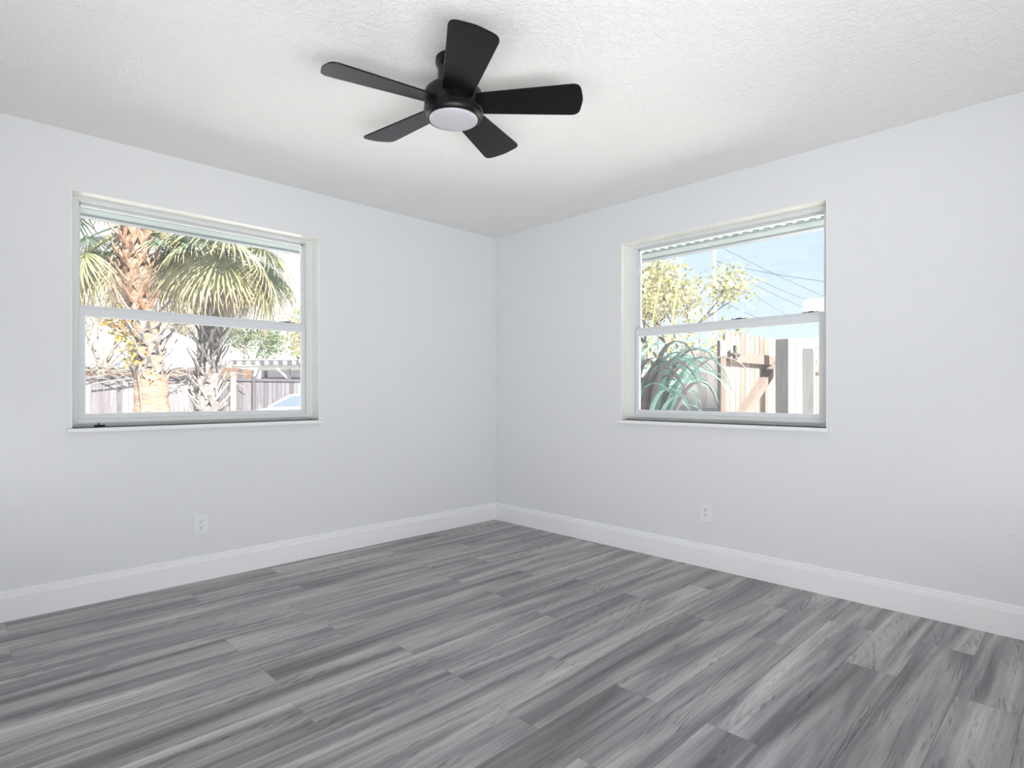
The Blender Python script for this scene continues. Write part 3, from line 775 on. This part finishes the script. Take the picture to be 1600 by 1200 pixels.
# strap leaved plant just outside the right window
sp_ = empty('strap_leaf_plant', gp(1003, 4.95)); tag(sp_, 'bluish-green plant with long arching strap leaves at the left of the right window', 'plant')
r = random.Random(13)
def strap(seed):
    r2 = random.Random(seed); m = MB(); L_ = r2.uniform(1.75, 2.1); n = 18
    d = Vector((r2.uniform(.03, .24), 0, 1)).normalized(); p = Vector((0, 0, 0)); W = r2.uniform(.016, .030); tb = r2.uniform(.05, .35); prev = None
    for k in range(n+1):
        u = k/n; ww = W*(.55+.9*math.sin(PI*min(u*1.05, 1)))*(1 if u < .8 else (1-u)/.2+.06)
        sv = Vector((0, 1, 0)); nv = d.cross(sv)
        cur = (m.vert(p-sv*ww, tb+.3*u), m.vert(p+nv*(-ww*.45), tb+.3*u), m.vert(p+sv*ww, tb+.3*u))
        if prev: m.face((prev[0], prev[1], cur[1], cur[0])); m.face((prev[1], prev[2], cur[2], cur[1]))
        prev = cur; p = p+d*(L_/n); d = (d+Vector((.012, 0, -(.01+1.25*max(0, u-.34))))).normalized()
    return m.data('strap_leaf', M_teal if seed % 4 else M_strapb)
ST = [strap(q) for q in range(8)]
for k in range(90):
    a = math.radians(r.uniform(-115, 75))
    mat = Matrix.Translation((r.uniform(-.06, .06), r.uniform(-.06, .06), .25+r.uniform(0, .20))) @ Matrix.Rotation(a, 4, 'Z') @ Matrix.Rotation(r.uniform(-.22, .05), 4, 'Y') @ Matrix.Rotation(r.uniform(-.12, .12), 4, 'X') @ Matrix.Scale(r.uniform(.78, 1.0), 4)
    link_data('strap_leaf', ST[k % 8], sp_, mat)
MB().tube([(0, 0, 0), (0, 0, .25), (.02, 0, .48)], [.12, .11, .07], 12).build('trunk', M_trunk, sp_)
# tall slender yellow canes behind it
cn = empty('cane_plant', gp(1004, 7.6)); tag(cn, 'tall slender yellow-green canes rising at the left edge of the right window', 'cane plant')
for k in range(6):
    x = r.uniform(-.28, .35); y = r.uniform(-.2, .2); lean = Vector((r.uniform(-.2, .3), r.uniform(-.3, .1), 0)); h = r.uniform(2.1, 3.2)
    m = MB()
    pts = [Vector((x, y, 0))+lean*(s*s)+Vector((0, 0, h*s)) for s in (0, .2, .4, .6, .8, 1)]
    for i in range(5):
        n0 = len(m.v); wa = .035*(1-i/5.5); wb_ = .035*(1-(i+1)/5.5)
        for q, ww in ((pts[i], wa), (pts[i+1], wb_)):
            for s in (-1, 1): m.vert(q+RT*(s*ww), .3+.1*i)
            m.vert(q+FW*.012, .3+.1*i)
        m.face((n0, n0+1, n0+4, n0+3)); m.face((n0+1, n0+2, n0+5, n0+4)); m.face((n0+2, n0, n0+3, n0+5))
    m.build('cane_leaf', M_leaf_yel, cn)

# shed with pale frame and neighbour's eave (right window edge)
sh = empty('garden_shed', tuple(dirpt(1270, 15.0, GZ)), -.1); tag(sh, 'pale pink shed wall with white trim behind the posts at far right', 'shed')
MB().box(0, 2.4, -1.2, .35, 0, 2.65).build('wall', M_pinkwall, sh)
MB().box(-.1, 2.5, -1.3, .45, 2.65, 2.78).build('roof', M_white, sh)
MB().box(-.05, 0, -1.2, .4, 2.38, 2.50).build('trim_band', M_white, sh)
MB().box(-.05, 0, -.95, -.85, 0, 2.38).build('corner_board', M_white, sh)
h2 = empty('house', tuple(dirpt(1255, 10.4, GZ)), -PI/2); tag(h2, 'neighbouring house whose white eave corner shows at the right edge of the right window', 'house')
MB().box(1.0, 6, .5, 4.0, 0, 2.84).build('wall', M_pinkwall, h2)
MB().box(0, 6.6, 0, 4.6, 2.84, 3.01).build('eave', M_white, h2)
m = MB()
for p in ((.25, .15, 3.01), (6.5, .15, 3.01), (6.5, 4.5, 3.01), (.25, 4.5, 3.01), (1.9, 2.2, 3.15), (4.4, 2.2, 3.15)): m.vert(p)
for f in ((0, 1, 5, 4), (1, 2, 5), (2, 3, 4, 5), (3, 0, 4), (3, 2, 1, 0)): m.face(f)
m.build('roof', M_roof, h2)

# utility pole and cables
up_ = empty('utility_pole', tuple(dirpt(1116, 30, GZ))); tag(up_, 'pale timber utility pole standing beyond the yellow-leaved tree', 'utility pole')
MB().tube([(0, 0, 0), (0, 0, 8.9)], [.12, .08], 14).build('pole', M_pole, up_, smooth=True)
MB().beam(RT*-.2+Vector((0, 0, 6.9)), RT*1.0+Vector((0, 0, 7.1)), .09, .09).build('crossarm', M_pole, up_)
MB().lathe([(0, 6.75), (.10, 6.76), (.11, 6.85), (.11, 7.1), (.06, 7.15), (0, 7.15)], 12, center=(RT.x*.85, RT.y*.85)).build('insulator', M_white, up_)
cab = [((1116, 405, 30), (1300, 484, 34), 'topmost sagging cable'), ((1116, 412, 30), (1300, 500, 34), 'second cable from the top'),
       ((1116, 420, 30), (1245, 500, 36), 'steep middle cable'), ((1116, 408, 30), (1300, 441, 27), 'nearly level upper cable'),
       ((1116, 380, 30), (1300, 468, 33), 'high thin cable crossing open sky'), ((1116, 462, 30), (1190, 498, 32), 'low cable nearest the meeting rail'),
       ((1116, 475, 30), (980, 474, 33), 'cable running left from the pole through the tree')]
for a, b_, nm in cab:
    A = at(*a); B = at(*b_); pts = []
    for i in range(13):
        s = i/12; pts.append(A.lerp(B, s)-A-Vector((0, 0, .35*4*s*(1-s)*.3)))
    o = MB().tube(pts, .016, 5).build('power_cable', M_cable); o.location = A
    tag(o, nm + ' strung from the pale utility pole', 'cable', 'power cables')
